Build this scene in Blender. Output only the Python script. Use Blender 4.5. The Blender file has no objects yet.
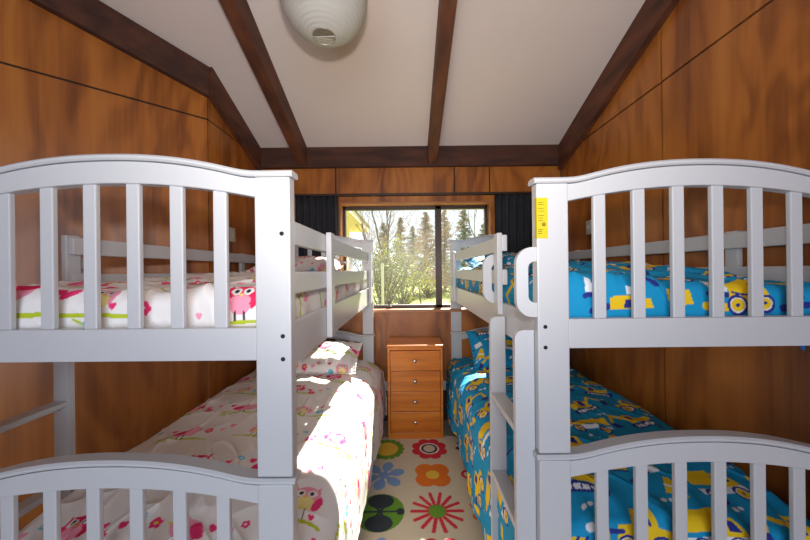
import bpy, bmesh, math, random
import numpy as np
from mathutils import Vector, Matrix
random.seed(7)
H = 1.40                      # eye height above the floor
sc = bpy.context.scene
COL = sc.collection
PI = math.pi

# ------------------------------------------------------------------ materials
def nmat(name):
    m = bpy.data.materials.new(name); m.use_nodes = True
    nt = m.node_tree; nt.nodes.clear()
    out = nt.nodes.new('ShaderNodeOutputMaterial')
    p = nt.nodes.new('ShaderNodeBsdfPrincipled')
    nt.links.new(p.outputs[0], out.inputs[0])
    return m, nt, p, out

def simple(name, col, rough=.5, metal=0, bump=0, bscale=60, var=0, spec=.5, vscale=6):
    m, nt, p, out = nmat(name)
    p.inputs['Base Color'].default_value = (*col, 1)
    p.inputs['Roughness'].default_value = rough
    p.inputs['Metallic'].default_value = metal
    p.inputs['Specular IOR Level'].default_value = spec
    tc = nt.nodes.new('ShaderNodeTexCoord')
    if var:
        n = nt.nodes.new('ShaderNodeTexNoise'); n.inputs['Scale'].default_value = vscale
        n.inputs['Detail'].default_value = 4
        nt.links.new(tc.outputs['Object'], n.inputs['Vector'])
        r = nt.nodes.new('ShaderNodeValToRGB')
        r.color_ramp.elements[0].position = .3; r.color_ramp.elements[1].position = .7
        r.color_ramp.elements[0].color = (*[c*(1-var) for c in col], 1)
        r.color_ramp.elements[1].color = (*[min(1, c*(1+var)) for c in col], 1)
        nt.links.new(n.outputs['Fac'], r.inputs['Fac']); nt.links.new(r.outputs[0], p.inputs['Base Color'])
    if bump:
        n = nt.nodes.new('ShaderNodeTexNoise'); n.inputs['Scale'].default_value = bscale
        nt.links.new(tc.outputs['Object'], n.inputs['Vector'])
        b = nt.nodes.new('ShaderNodeBump'); b.inputs['Strength'].default_value = bump
        b.inputs['Distance'].default_value = .003
        nt.links.new(n.outputs['Fac'], b.inputs['Height']); nt.links.new(b.outputs[0], p.inputs['Normal'])
    return m

def wood(name, dark, mid, light, scale=(2.6, 2.6, .42), rings=26, rough=.35, fine=.35, axis_fine=(60, 60, 2)):
    m, nt, p, out = nmat(name)
    p.inputs['Roughness'].default_value = rough
    N = nt.nodes.new; L = nt.links.new
    tc = N('ShaderNodeTexCoord')
    mp = N('ShaderNodeMapping'); mp.inputs['Scale'].default_value = scale
    L(tc.outputs['Object'], mp.inputs['Vector'])
    n1 = N('ShaderNodeTexNoise'); n1.inputs['Scale'].default_value = 1.0; n1.inputs['Detail'].default_value = 3
    n1.inputs['Roughness'].default_value = .45; n1.inputs['Distortion'].default_value = .6
    L(mp.outputs[0], n1.inputs['Vector'])
    mu = N('ShaderNodeMath'); mu.operation = 'MULTIPLY'; mu.inputs[1].default_value = rings*2
    L(n1.outputs['Fac'], mu.inputs[0])
    si = N('ShaderNodeMath'); si.operation = 'SINE'; L(mu.outputs[0], si.inputs[0])
    mp2 = N('ShaderNodeMapping'); mp2.inputs['Scale'].default_value = axis_fine
    L(tc.outputs['Object'], mp2.inputs['Vector'])
    n2 = N('ShaderNodeTexNoise'); n2.inputs['Scale'].default_value = 1; n2.inputs['Detail'].default_value = 5
    L(mp2.outputs[0], n2.inputs['Vector'])
    mp3 = N('ShaderNodeMapping'); mp3.inputs['Scale'].default_value = tuple(s*2.4 if s > 1 else s*.3 for s in scale)
    L(tc.outputs['Object'], mp3.inputs['Vector'])
    n3 = N('ShaderNodeTexNoise'); n3.inputs['Scale'].default_value = 1; n3.inputs['Detail'].default_value = 2
    L(mp3.outputs[0], n3.inputs['Vector'])
    # combine
    a = N('ShaderNodeMath'); a.operation = 'MULTIPLY_ADD'; a.inputs[1].default_value = .12; a.inputs[2].default_value = -.32
    L(si.outputs[0], a.inputs[0])
    b = N('ShaderNodeMath'); b.operation = 'MULTIPLY_ADD'; b.inputs[1].default_value = fine
    L(n2.outputs['Fac'], b.inputs[0]); L(a.outputs[0], b.inputs[2])
    c = N('ShaderNodeMath'); c.operation = 'MULTIPLY_ADD'; c.inputs[1].default_value = 1.25
    L(n3.outputs['Fac'], c.inputs[0]); L(b.outputs[0], c.inputs[2])
    r = N('ShaderNodeValToRGB')
    e = r.color_ramp.elements
    e[0].position = .12; e[0].color = (*dark, 1)
    e[1].position = .92; e[1].color = (*light, 1)
    k = e.new(.5); k.color = (*mid, 1)
    L(c.outputs[0], r.inputs['Fac']); L(r.outputs[0], p.inputs['Base Color'])
    return m

def attr_mat(name, rough=.75, bump=.15, bscale=900):
    m, nt, p, out = nmat(name)
    N = nt.nodes.new; L = nt.links.new
    a = N('ShaderNodeAttribute'); a.attribute_name = 'print'
    L(a.outputs['Color'], p.inputs['Base Color'])
    p.inputs['Roughness'].default_value = rough
    p.inputs['Specular IOR Level'].default_value = .25
    tc = N('ShaderNodeTexCoord')
    n = N('ShaderNodeTexNoise'); n.inputs['Scale'].default_value = bscale
    L(tc.outputs['Object'], n.inputs['Vector'])
    b = N('ShaderNodeBump'); b.inputs['Strength'].default_value = bump; b.inputs['Distance'].default_value = .001
    L(n.outputs['Fac'], b.inputs['Height']); L(b.outputs[0], p.inputs['Normal'])
    return m

M = {}
M['white'] = simple('white_paint', (.53, .535, .555), .32, bump=.05, bscale=25)
M['bolt'] = simple('dark_bolt', (.02, .02, .022), .4, .6)
M['panel'] = wood('wall_veneer', (.17, .045, .007), (.385, .122, .019), (.50, .185, .030), scale=(2.4, 2.4, .8), rings=24)
M['groove'] = simple('groove_dark', (.018, .009, .005), .8, var=.2)
M['beam'] = wood('beam_stain', (.045, .012, .005), (.10, .028, .010), (.16, .048, .016), scale=(5, 1.2, 5), rings=10,
                 rough=.65, axis_fine=(40, 3, 40))
M['beamx'] = wood('cross_beam_stain', (.030, .009, .005), (.065, .019, .008), (.10, .031, .012), scale=(1.2, 5, 5), rings=10,
                  rough=.75, axis_fine=(3, 40, 40))
M['ceiling'] = simple('ceiling_paint', (.655, .55, .50), .85, bump=.1, bscale=120, var=.02, vscale=2)
M['plain'] = simple('plain_wall', (.6, .55, .5), .85, var=.04)
M['carpet'] = simple('carpet', (.42, .36, .28), .95, bump=.8, bscale=400, var=.12, vscale=80)
M['pine'] = wood('stained_pine', (.46, .11, .011), (.64, .19, .022), (.76, .28, .04), scale=(1.0, 6, 7), rings=9,
                 rough=.3, fine=.25, axis_fine=(4, 80, 120))
M['reveal'] = wood('window_timber', (.22, .07, .02), (.36, .13, .04), (.48, .2, .07), scale=(1.0, 6, 6), rings=8, axis_fine=(4, 60, 60))
M['bronze'] = simple('bronze_frame', (.045, .025, .018), .4, .3)
M['chrome'] = simple('brushed_knob', (.7, .68, .66), .22, 1)
M['curtain'] = simple('dark_curtain', (.018, .019, .024), .9, bump=.3, bscale=300, var=.2)
M['yellow'] = simple('yellow_label', (.58, .46, .0), .5)
M['ink'] = simple('label_print', (.06, .05, .01), .7)
M['switch'] = simple('switch_plate', (.55, .5, .42), .4)
M['skirt'] = simple('white_batten', (.55, .54, .52), .5)
M['darkskirt'] = simple('dark_skirting', (.035, .016, .01), .6, var=.2)
M['mattress'] = simple('mattress_ticking', (.7, .69, .66), .9, bump=.2, bscale=200)
M['cloth'] = attr_mat('printed_cotton')
M['rug'] = attr_mat('printed_rug', .95, .6, 500)
M['wire'] = simple('lantern_wire', (.35, .32, .28), .4, .6)
M['cable'] = simple('white_cable', (.7, .7, .68), .5)

def glass():
    m, nt, p, out = nmat('window_glass')
    nt.nodes.remove(p)
    t = nt.nodes.new('ShaderNodeBsdfTransparent'); t.inputs[0].default_value = (.97, .985, .98, 1)
    g = nt.nodes.new('ShaderNodeBsdfGlossy'); g.inputs['Roughness'].default_value = .3
    mx = nt.nodes.new('ShaderNodeMixShader'); mx.inputs[0].default_value = .015
    nt.links.new(t.outputs[0], mx.inputs[1]); nt.links.new(g.outputs[0], mx.inputs[2])
    nt.links.new(mx.outputs[0], out.inputs[0])
    return m
M['glass'] = glass()

def paper():
    m, nt, p, out = nmat('lantern_paper')
    N = nt.nodes.new; L = nt.links.new
    p.inputs['Base Color'].default_value = (.60, .585, .54, 1); p.inputs['Roughness'].default_value = .8
    t = N('ShaderNodeBsdfTranslucent'); t.inputs[0].default_value = (.6, .57, .5, 1)
    mx = N('ShaderNodeMixShader'); mx.inputs[0].default_value = .35
    L(p.outputs[0], mx.inputs[1]); L(t.outputs[0], mx.inputs[2]); L(mx.outputs[0], out.inputs[0])
    return m
M['paper'] = paper()
M['bulb'] = simple('bulb_glass', (.85, .84, .8), .2)

# ------------------------------------------------------------------ helpers
def tag(o, label=None, cat=None, group=None, kind=None):
    if label: o['label'] = label
    if cat: o['category'] = cat
    if group: o['group'] = group
    if kind: o['kind'] = kind
    return o

def empty(name, loc, label=None, cat=None, group=None, rz=0):
    o = bpy.data.objects.new(name, None); COL.objects.link(o)
    o.location = loc; o.rotation_euler = (0, 0, rz); o.empty_display_size = .1
    return tag(o, label, cat, group)

def link(name, me, mat, parent=None, smooth=False):
    o = bpy.data.objects.new(name, me); COL.objects.link(o)
    if mat:
        for m in (mat if isinstance(mat, (list, tuple)) else [mat]): me.materials.append(m)
    if parent: o.parent = parent
    if smooth:
        me.polygons.foreach_set('use_smooth', [True]*len(me.polygons))
    return o

def obj(name, bm, mat, parent=None, smooth=False):
    me = bpy.data.meshes.new(name); bmesh.ops.recalc_face_normals(bm, faces=bm.faces[:])
    bm.to_mesh(me); bm.free()
    return link(name, me, mat, parent, smooth)

def BM(): return bmesh.new()

def bx(bm, x0, x1, y0, y1, z0, z1, bev=0, mi=0, seg=2):
    r = bmesh.ops.create_cube(bm, size=1)
    vs = r['verts']
    for v in vs:
        v.co = Vector((x0+(v.co.x+.5)*(x1-x0), y0+(v.co.y+.5)*(y1-y0), z0+(v.co.z+.5)*(z1-z0)))
    fs = list({f for v in vs for f in v.link_faces})
    for f in fs: f.material_index = mi
    if bev:
        es = list({e for v in vs for e in v.link_edges})
        bmesh.ops.bevel(bm, geom=es, offset=bev, segments=seg, profile=.5, affect='EDGES', material=mi)
    return bm

def prism(bm, pts, fn, t0, t1, mi=0):
    """pts: 2-D outline; fn(a,b,t)->3-D point; extruded from t0 to t1"""
    A = [bm.verts.new(fn(a, b, t0)) for a, b in pts]
    B = [bm.verts.new(fn(a, b, t1)) for a, b in pts]
    n = len(pts); fs = [bm.faces.new(A), bm.faces.new(B[::-1])]
    for i in range(n): fs.append(bm.faces.new((A[i], B[i], B[(i+1) % n], A[(i+1) % n])))
    for f in fs: f.material_index = mi
    return bm

def sweep(bm, secs, mi=0):
    """secs: list of equal-length rings of 3-D points, closed with caps"""
    R = [[bm.verts.new(p) for p in s] for s in secs]
    n = len(R[0])
    for a, b in zip(R, R[1:]):
        for i in range(n): bm.faces.new((a[i], a[(i+1) % n], b[(i+1) % n], b[i])).material_index = mi
    bm.faces.new(R[0]).material_index = mi; bm.faces.new(R[-1][::-1]).material_index = mi
    return bm

def tube(bm, pts, rad, n=8, mi=0):
    pts = [Vector(p) for p in pts]
    rads = rad if isinstance(rad, (list, tuple)) else [rad]*len(pts)
    secs = []
    for i, p in enumerate(pts):
        d = (pts[min(i+1, len(pts)-1)]-pts[max(i-1, 0)]).normalized()
        up = Vector((0, 0, 1)) if abs(d.z) < .9 else Vector((1, 0, 0))
        a = d.cross(up).normalized(); b = d.cross(a)
        secs.append([p+(a*math.cos(t)+b*math.sin(t))*rads[i] for t in [2*PI*k/n for k in range(n)]])
    return sweep(bm, secs, mi)

def lathe(bm, prof, n=24, c=(0, 0, 0), closed=True):
    rings = []
    for r, z in prof:
        rings.append([bm.verts.new((c[0]+r*math.cos(2*PI*k/n), c[1]+r*math.sin(2*PI*k/n), c[2]+z)) for k in range(n)])
    for a, b in zip(rings, rings[1:]):
        for k in range(n): bm.faces.new((a[k], a[(k+1) % n], b[(k+1) % n], b[k]))
    if closed:
        bm.faces.new(rings[0][::-1]); bm.faces.new(rings[-1])
    return bm

def copy_tree(o, parent=None):
    c = o.copy(); COL.objects.link(c)
    if parent: c.parent = parent
    for ch in [x for x in bpy.data.objects if x.parent == o and x is not c]: copy_tree(ch, c)
    return c

# ------------------------------------------------------------------ room shell
SLOPE = .398; CZ0 = 2.284+H               # ceiling height at y: CZ0 - SLOPE*y
YB, XR, XL = 2.90, 1.458, -1.376          # back, right, left walls
YF = -1.5
YFLAT = .55
KX, KY = XL, 2.165                          # corner where the left wall turns outwards
LX, LY = -2.45, 2.165-(2.45-1.372)/1.09     # and where it runs straight again
def ceil(y): return CZ0-SLOPE*max(y, YFLAT)

bm = BM(); bx(bm, -2.7, 1.7, YF-.2, YB+.15, -.1, 0)
tag(obj('floor', bm, M['carpet']), kind='structure')

bm = BM()
prism(bm, [(YB+.25, ceil(YB+.25)), (YFLAT, ceil(YFLAT)), (YF-.2, ceil(YFLAT)), (YF-.2, ceil(YFLAT)+.12), (YFLAT, ceil(YFLAT)+.12), (YB+.25, ceil(YB+.25)+.12)],
      lambda a, b, t: (t, a, b), -2.7, 1.7)
tag(obj('ceiling', bm, M['ceiling']), kind='structure')

G = .006
def wall_panels(name, fn, L, cuts, top, t=.012, back=.06):
    """fn(s,z,t): along-wall s, height z, depth t behind the face. cuts = vertical joints; top(s) = ceiling height"""
    bm = BM()
    xs = sorted(set([0, L]+cuts)); SHEET = 2.455 if 'right' in name else 2.475
    for a, b in zip(xs, xs[1:]):
        a2 = a+G; b2 = b-G
        lo = [(a2, 0), (b2, 0), (b2, SHEET-G), (a2, SHEET-G)]
        if min(top(a2), top(b2)) < SHEET:           # ceiling line below the sheet joint: clip
            def clip(pl):
                res = []
                for i in range(len(pl)):
                    p, q = pl[i], pl[(i+1) % len(pl)]
                    ip, iq = p[1] <= top(p[0]), q[1] <= top(q[0])
                    if ip: res.append(p)
                    if ip != iq:
                        lo_, hi_ = 0., 1.
                        for _ in range(30):
                            m_ = (lo_+hi_)/2; r_ = (p[0]+(q[0]-p[0])*m_, p[1]+(q[1]-p[1])*m_)
                            if (r_[1] <= top(r_[0])) == ip: lo_ = m_
                            else: hi_ = m_
                        res.append(r_)
                return res
            lo = clip(lo)
        prism(bm, lo, fn, 0, t)
        hi = [(a2, SHEET+G), (b2, SHEET+G), (b2, max(top(b2), SHEET+G+.001)), (a2, max(top(a2), SHEET+G+.001))]
        if max(top(a2), top(b2)) > SHEET+.02: prism(bm, hi, fn, 0, t)
    prism(bm, [(0, 0), (L, 0), (L, top(L)), (0, top(0))] if abs(top(0)-top(L)) < 3 else [], fn, t-.003, t+back, 1)
    return tag(obj(name, bm, [M['panel'], M['groove']]), kind='structure')

# right wall: s runs from the back towards the camera
def right_fn(s, z, t): return (XR+t, YB-s, z)
wall_panels('wall_right', right_fn, YB-YFLAT, [YB-1.757, YB-.557], lambda s: ceil(YB-s))
wall_panels('wall_right', lambda s, z, t: (XR+t, YFLAT-s, z), YFLAT-YF, [1.2], lambda s: ceil(0))
# left wall next to the bed, then the part that turns outwards, then straight on
wall_panels('wall_left', lambda s, z, t: (XL-t, YB-s, z), YB-KY, [], lambda s: ceil(YB-s))
dl = math.hypot(LX-KX, LY-KY); ux, uy = (LX-KX)/dl, (LY-KY)/dl
nx, ny = uy, -ux
if nx > 0: nx, ny = -nx, -ny
def diag(s, z, t): return (KX+ux*s+nx*t, KY+uy*s+ny*t, z)
wall_panels('wall_left', diag, dl, [1.17], lambda s: ceil(KY+uy*s))
wall_panels('wall_left', lambda s, z, t: (LX-t, LY-s, z), LY-YFLAT, [], lambda s: ceil(LY-s))
wall_panels('wall_left', lambda s, z, t: (LX-t, YFLAT-s, z), YFLAT-YF, [1.0], lambda s: ceil(0))

# back wall with the window opening
WX0, WX1, WZ0, WZ1 = -.625, .805, -.365+H, .648+H
bm = BM()
ZT = ceil(YB)
vj = [-.655, .457, .787]
def rect(x0, x1, z0, z1, mi=0, y0=YB, y1=YB+.012):
    bx(bm, x0, x1, y0, y1, z0, z1, 0, mi)
ZJ = .708+H
top_x = [XL]+[-.655, .457, .787]+[XR]
for a, b in zip(top_x, top_x[1:]): rect(a+G, b-G, ZJ+G, ZT)
for a, b in ((XL, -.655), (.862, XR)): rect(a+G, b-G, 0, ZJ-G)
rect(-.655+G, .862-G, WZ1, ZJ-G); rect(-.655+G, WX0, WZ0-.02, WZ1); rect(WX1, .862-G, WZ0-.02, WZ1)
rect(-.655+G, .862-G, 0, WZ0-.02)
for a, b, c, d in ((XL-.1, WX0, 0, ZT), (WX1, XR+.1, 0, ZT), (WX0, WX1, 0, WZ0), (WX0, WX1, WZ1, ZT)):
    rect(a, b, c, d, 1, YB+.010, YB+.17)
tag(obj('wall_back', bm, [M['panel'], M['groove']]), kind='structure')

# wall behind the camera, with an unseen opening added for the daylight fill
bm = BM()
ft = ceil(0)
for a, b, c, d in ((-2.6, -1.2, 0, ft), (1.0, 1.6, 0, ft), (-1.2, 1.0, 0, .5), (-1.2, 1.0, 2.3, ft)):
    bx(bm, a, b, YF-.12, YF, c, d)
tag(obj('wall_front', bm, M['plain']), kind='structure')

# window: timber reveal, sill, bronze aluminium frame, panes, latch
win = empty('window_1', (0, YB, 0)); tag(win, kind='structure')
bm = BM()
bx(bm, WX0-.004, WX0+.016, 0, .15, WZ0, WZ1, .001)
bx(bm, WX1-.016, WX1+.004, 0, .15, WZ0, WZ1, .001)
bx(bm, WX0+.016, WX1-.016, 0, .15, WZ1-.018, WZ1+.002, .001)
obj('window_reveal', bm, M['reveal'], win)
bm = BM(); bx(bm, WX0-.03, WX1+.03, -.022, .15, WZ0-.02, WZ0+.006, .003)
obj('window_sill', bm, M['reveal'], win)
bm = BM()
fy0, fy1 = .10, .15
for a, b, c, d in ((WX0+.016, WX0+.038, WZ0+.006, WZ1-.018), (WX1-.038, WX1-.016, WZ0+.006, WZ1-.018),
                   (WX0+.016, WX1-.016, WZ0+.006, WZ0+.036), (WX0+.016, WX1-.016, WZ1-.052, WZ1-.018), (.283, .343, WZ0+.006, WZ1-.018)):
    bx(bm, a, b, fy0, fy1, c, d, .003)
obj('window_frame', bm, M['bronze'], win)
bm = BM(); bx(bm, WX0+.04, .29, .122, .126, WZ0+.03, WZ1-.045); obj('pane', bm, M['glass'], win)
bm = BM(); bx(bm, .335, WX1-.04, .122, .126, WZ0+.03, WZ1-.045); obj('pane', bm, M['glass'], win)
bm = BM(); bx(bm, -.19, -.15, .07, .10, WZ0+.012, WZ0+.03, .003); bx(bm, -.178, -.165, .055, .085, WZ0+.02, WZ0+.085, .003)
obj('window_latch', bm, M['bronze'], win)

# beams
def rafter(x0, x1, y0=.0, y1=YB-.005, d=.165):
    bm = BM()
    prism(bm, [(y1, ceil(y1)), (YFLAT, ceil(YFLAT)), (y0-1.4, ceil(YFLAT)), (y0-1.4, ceil(YFLAT)-d), (YFLAT, ceil(YFLAT)-d), (y1, ceil(y1)-d)],
          lambda a, b, t: (t, a, b), x0, x1)
    return bm
tag(obj('rafter', rafter(-.99, -.905), M['beam']), 'dark stained ceiling rafter above the pink owl bunk, left of the paper lantern', 'rafter', 'ceiling rafters', 'structure')
tag(obj('rafter', rafter(.205, .29), M['beam']), 'dark stained ceiling rafter right of the paper lantern', 'rafter', 'ceiling rafters', 'structure')
for o in bpy.data.objects:
    if o.name.startswith('rafter'): o.name = 'trim_1' if 'left of' in o['label'] else 'trim_2'
bm = BM(); bx(bm, XL, XR, YB-.05, YB, .967+H, ceil(YB-.05)+.01, .002)
tag(obj('trim_3', bm, M['beamx']), kind='structure')
bm = BM()
prism(bm, [(YB-.04, ceil(YB-.04)), (YFLAT, ceil(YFLAT)), (YFLAT, ceil(YFLAT)-.225), (YB-.04, ceil(YB-.04)-.225)],
      lambda a, b, t: (t, a, b), XR-.045, XR-.0005)
tag(obj('trim_4', bm, M['beam']), kind='structure')
bm = BM()
prism(bm, [(YB-.04, ceil(YB-.04)), (KY-.02, ceil(KY-.02)), (KY-.02, ceil(KY-.02)-.20), (YB-.04, ceil(YB-.04)-.20)],
      lambda a, b, t: (t, a, b), XL+.0005, XL+.045)
tag(obj('trim_5', bm, M['beam']), kind='structure')
bm = BM()
prism(bm, [(0, ceil(KY)), (dl, ceil(KY+uy*dl)), (dl, ceil(KY+uy*dl)-.20), (0, ceil(KY)-.20)],
      lambda a, b, t: diag(a, b, t), -.045, -.0005)
tag(obj('trim_6', bm, M['beamx']), kind='structure')
# battens at the foot of the back wall
bm = BM(); bx(bm, XL, XR, YB-.018, YB, .285, .37, .003); tag(obj('trim_7', bm, M['skirt']), kind='structure')
bm = BM(); bx(bm, XL, XR, YB-.012, YB, 0, .285, .002); tag(obj('baseboard_back', bm, M['darkskirt']), kind='structure')

# curtains and track
def curtain(x0, x1, z0, z1, label, seed):
    rnd = random.Random(seed); n = 90; bm = BM()
    ph = rnd.random()*6
    rows = []
    for j in range(13):
        z = z1+(z0-z1)*j/12
        row = []
        for i in range(n+1):
            s = i/n
            w = s*(1+.0*j)
            y = YB-.052+.020*math.sin(w*2*PI*7+ph+.5*math.sin(w*9+j*.15))*(.75+.25*j/12)
            row.append((x0+(x1-x0)*s-.012*(j/12)*math.sin(s*5+ph), y, z))
        rows.append(row)
    F = [[bm.verts.new(p) for p in r] for r in rows]
    B = [[bm.verts.new((p[0], p[1]+.003, p[2])) for p in r] for r in rows]
    for j in range(12):
        for i in range(n):
            bm.faces.new((F[j][i], F[j][i+1], F[j+1][i+1], F[j+1][i]))
            bm.faces.new((B[j][i+1], B[j][i], B[j+1][i], B[j+1][i+1]))
    for j in range(12):
        bm.faces.new((F[j][0], F[j+1][0], B[j+1][0], B[j][0])); bm.faces.new((F[j][n], B[j][n], B[j+1][n], F[j+1][n]))
    for i in range(n):
        bm.faces.new((F[0][i], B[0][i], B[0][i+1], F[0][i+1])); bm.faces.new((F[12][i], F[12][i+1], B[12][i+1], B[12][i]))
    return tag(obj('curtain', bm, M['curtain'], smooth=True), label, 'curtain', 'curtains either side of the window')
curtain(-1.02, -.625, -.62+H, .695+H, 'dark charcoal curtain gathered at the left side of the window', 1)
curtain(.815, 1.27, -.62+H, .695+H, 'dark charcoal curtain gathered at the right side of the window', 2)
bm = BM(); bx(bm, -1.04, 1.29, YB-.066, YB-.048, .698+H, .716+H, .002)
for x in (-1.0, -.3, .5, 1.2): bx(bm, x-.01, x+.01, YB-.05, YB-.0005, .70+H, .712+H)
tag(obj('curtain_track', bm, M['bronze']), 'thin dark curtain track running above the window', 'curtain track')

# switches by the head of each upper bunk
for x, y, z, sgn, lab in ((XL, 2.44, .30, 1, 'small beige switch on the left wall above the pink bunk'),
                          (XR, 2.46, .33, -1, 'small beige switch on the right wall above the blue bunk')):
    t = empty('wall_switch', (x, y, z+H), lab, 'switch', 'bedside wall switches')
    bm = BM(); a, b = sorted((0, sgn*.010)); bx(bm, a, b, -.035, .035, -.055, .055, .003); obj('plate', bm, M['switch'], t)
    bm = BM(); a, b = sorted((sgn*.009, sgn*.016)); bx(bm, a, b, -.010, .010, -.017, .017, .002); obj('rocker', bm, M['white'], t)

# ------------------------------------------------------------------ bunk bed
W, LG, P, SW = 1.0, 1.976, .096, .037
zt, zb, zs, zj = .267, -.246, -.155, -.593
RISE, UND, RISE2 = .053, .0545, .044
def f_top(u):
    t = abs(u-.5); b = 1-(t/.372)**2.2
    k = .09
    return max(0, k*math.log(1+math.exp(min(b, 3)/k)) if b/k < 30 else b)/1.0
def f_low(u): return max(0, 1-((u-.5)/.402)**2)

def make_bunk():
    root = empty('bunk_bed', (0, 0, 0))
    wm = M['white']
    for end in (0, 1):
        v0 = 0 if end == 0 else LG-.04
        for (zc, zlow, nm) in ((zt, zj, 'upper'), (zj, -H, 'lower')):
            lowz = zlow+H+(.022 if nm == 'upper' else 0)
            for side in (0, 1):
                u0 = 0 if side == 0 else W-P
                bm = BM(); bx(bm, u0, u0+P, v0, v0+.04, lowz, zc+H, .004)
                post = obj('post', bm, wm, root)
                # dark bolt heads
                ub = .022 if side == 0 else W-.022
                zz = []
                if nm == 'upper':
                    zz = [-.178, -.242]
                    if side == 1 or end == 1: zz.append(.108)
                    if end == 1: zz = zz
                for z in zz:
                    bm = BM(); vf = v0-.0012 if end == 0 else v0+.04+.0012
                    s = 1 if end == 0 else -1
                    r = lathe(bm, [(.0062, 0), (.0062, .0008), (.004, .001), (.0034, .0002)], 14)
                    for v in bm.verts:
                        x, y, z_ = v.co; v.co = (ub+x, vf+s*(.001-z_), z+H+y)
                    obj('bolt', bm, M['bolt'], post)
            # cap rail following the arch
            bm = BM(); secs = []
            yA, yB_ = v0-.005, v0+.046
            us = [-.008, .0]+[i/60 for i in range(1, 60)]+[1.0, 1.008]
            for u in us:
                z = zc+H+RISE*f_top(u); e = .006
                h = .018
                pr = [(yA+e, z+.001), (yA, z+.001+e*.8), (yA, z+h-e), (yA+e, z+h), (yB_-e, z+h), (yB_, z+h-e), (yB_, z+.001+e*.8), (yB_-e, z+.001)]
                secs.append([(u, a, b) for a, b in pr])
            sweep(bm, secs); obj('cap_rail', bm, wm, root, False)
            # arched board under the cap
            bm = BM(); secs = []
            y0_, y1_ = v0+.003, v0+.037
            for i in range(61):
                u = P+(W-2*P)*i/60
                a = zc+H+RISE*f_top(u); b = zc+H-UND+RISE2*f_low(u)
                secs.append([(u, y0_, b+.002), (u, y0_, a-.0028), (u, y0_+.012, a-.0028), (u, y0_+.012, a), (u, y1_, a), (u, y1_, b+.002), (u, y1_-.002, b), (u, y0_+.002, b)])
            sweep(bm, secs); obj('arched_board', bm, wm, root)
            # bottom board
            zbt, zbb = (zs, zb) if nm == 'upper' else (-.93, -1.05)
            bm = BM(); bx(bm, P, W-P, v0+.003, v0+.037, zbb+H, zbt+H, .002); obj('bottom_board', bm, wm, root)
            pitch = (W-2*P+SW)/7
            for k in range(6):
                uc = P+(k+1)*pitch-SW/2
                bm = BM(); zz = zc+H-UND+RISE2*f_low(uc)+.004
                bx(bm, uc-SW/2, uc+SW/2, v0+.012, v0+.027, zbt+H-.002, zz, .003)
                obj('slat', bm, wm, root)
    # side rails, upper and lower
    for (za, zb_) in ((-.142, -.268), (-.92, -1.045)):
        for u0, u1 in ((.002, .024), (W-.024, W-.002)):
            bm = BM(); bx(bm, u0, u1, .04, LG-.04, zb_+H, za+H, .003); obj('side_rail', bm, wm, root)
    # slatted base boards under the mattresses
    for zc in (-.245, -1.02):
        bm = BM()
        for k in range(12):
            y = .09+k*(LG-.22)/11
            bx(bm, .024, W-.024, y, y+.07, zc+H, zc+H+.018)
        obj('slat_base', bm, simple_wood, root)
    # guard rails: ladder side starts beyond the opening, the other side is full length
    for u0, u1, vs in ((.002, .024, .36), (W-.024, W-.002, .04)):
        for za, zb_ in ((.150, .080), (.002, -.064)):
            bm = BM(); bx(bm, u0, u1, vs, LG-.04, zb_+H, za+H, .004); obj('guard_rail', bm, wm, root)
    for u0, u1, v in ((-.020, .0015, .355), (-.020, .0015, 1.63), (W-.0015, W+.020, .375), (W-.0015, W+.020, 1.63)):
        bm = BM(); bx(bm, u0, u1, v, v+.055, (-.19 if v == .355 else -.262)+H, .158+H, .003); obj('guard_upright', bm, wm, root)
    # D-shaped grab handles either side of the ladder
    for v in (.005, .425):
        out = []; inn = []
        hz0, hz1, d = -.148, .070, .062
        n = 14
        def dd(zlo, zhi, dep, rad, ux):
            pts = [(ux, zlo)]
            for i in range(n+1):
                a = -PI/2+ (PI/2)*i/n; pts.append((ux-dep+rad-rad*math.cos(a+0) if False else ux-(dep-rad)-rad*math.cos(a), zlo+.0+rad+rad*math.sin(a)))
            for i in range(n+1):
                a = (PI/2)*i/n; pts.append((ux-(dep-rad)-rad*math.cos(a), zhi-rad+rad*math.sin(a)))
            pts.append((ux, zhi)); return pts
        o_ = dd(hz0, hz1, d, .05, -.0); i_ = dd(hz0+.045, hz1-.045, d-.036, .02, -.0)
        bm = BM()
        t0, t1 = v, v+.022
        O0 = [bm.verts.new((a, t0, b+H)) for a, b in o_]; O1 = [bm.verts.new((a, t1, b+H)) for a, b in o_]
        I0 = [bm.verts.new((a, t0, b+H)) for a, b in i_]; I1 = [bm.verts.new((a, t1, b+H)) for a, b in i_]
        for i in range(len(o_)-1):
            bm.faces.new((O0[i], O0[i+1], I0[i+1], I0[i])); bm.faces.new((O1[i+1], O1[i], I1[i], I1[i+1]))
            bm.faces.new((O0[i], O1[i], O1[i+1], O0[i+1])); bm.faces.new((I0[i+1], I1[i+1], I1[i], I0[i]))
        bm.faces.new((O0[0], I0[0], I1[0], O1[0])); bm.faces.new((O0[-1], O1[-1], I1[-1], I0[-1]))
        obj('grab_handle', bm, wm, root)
    return root

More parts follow.
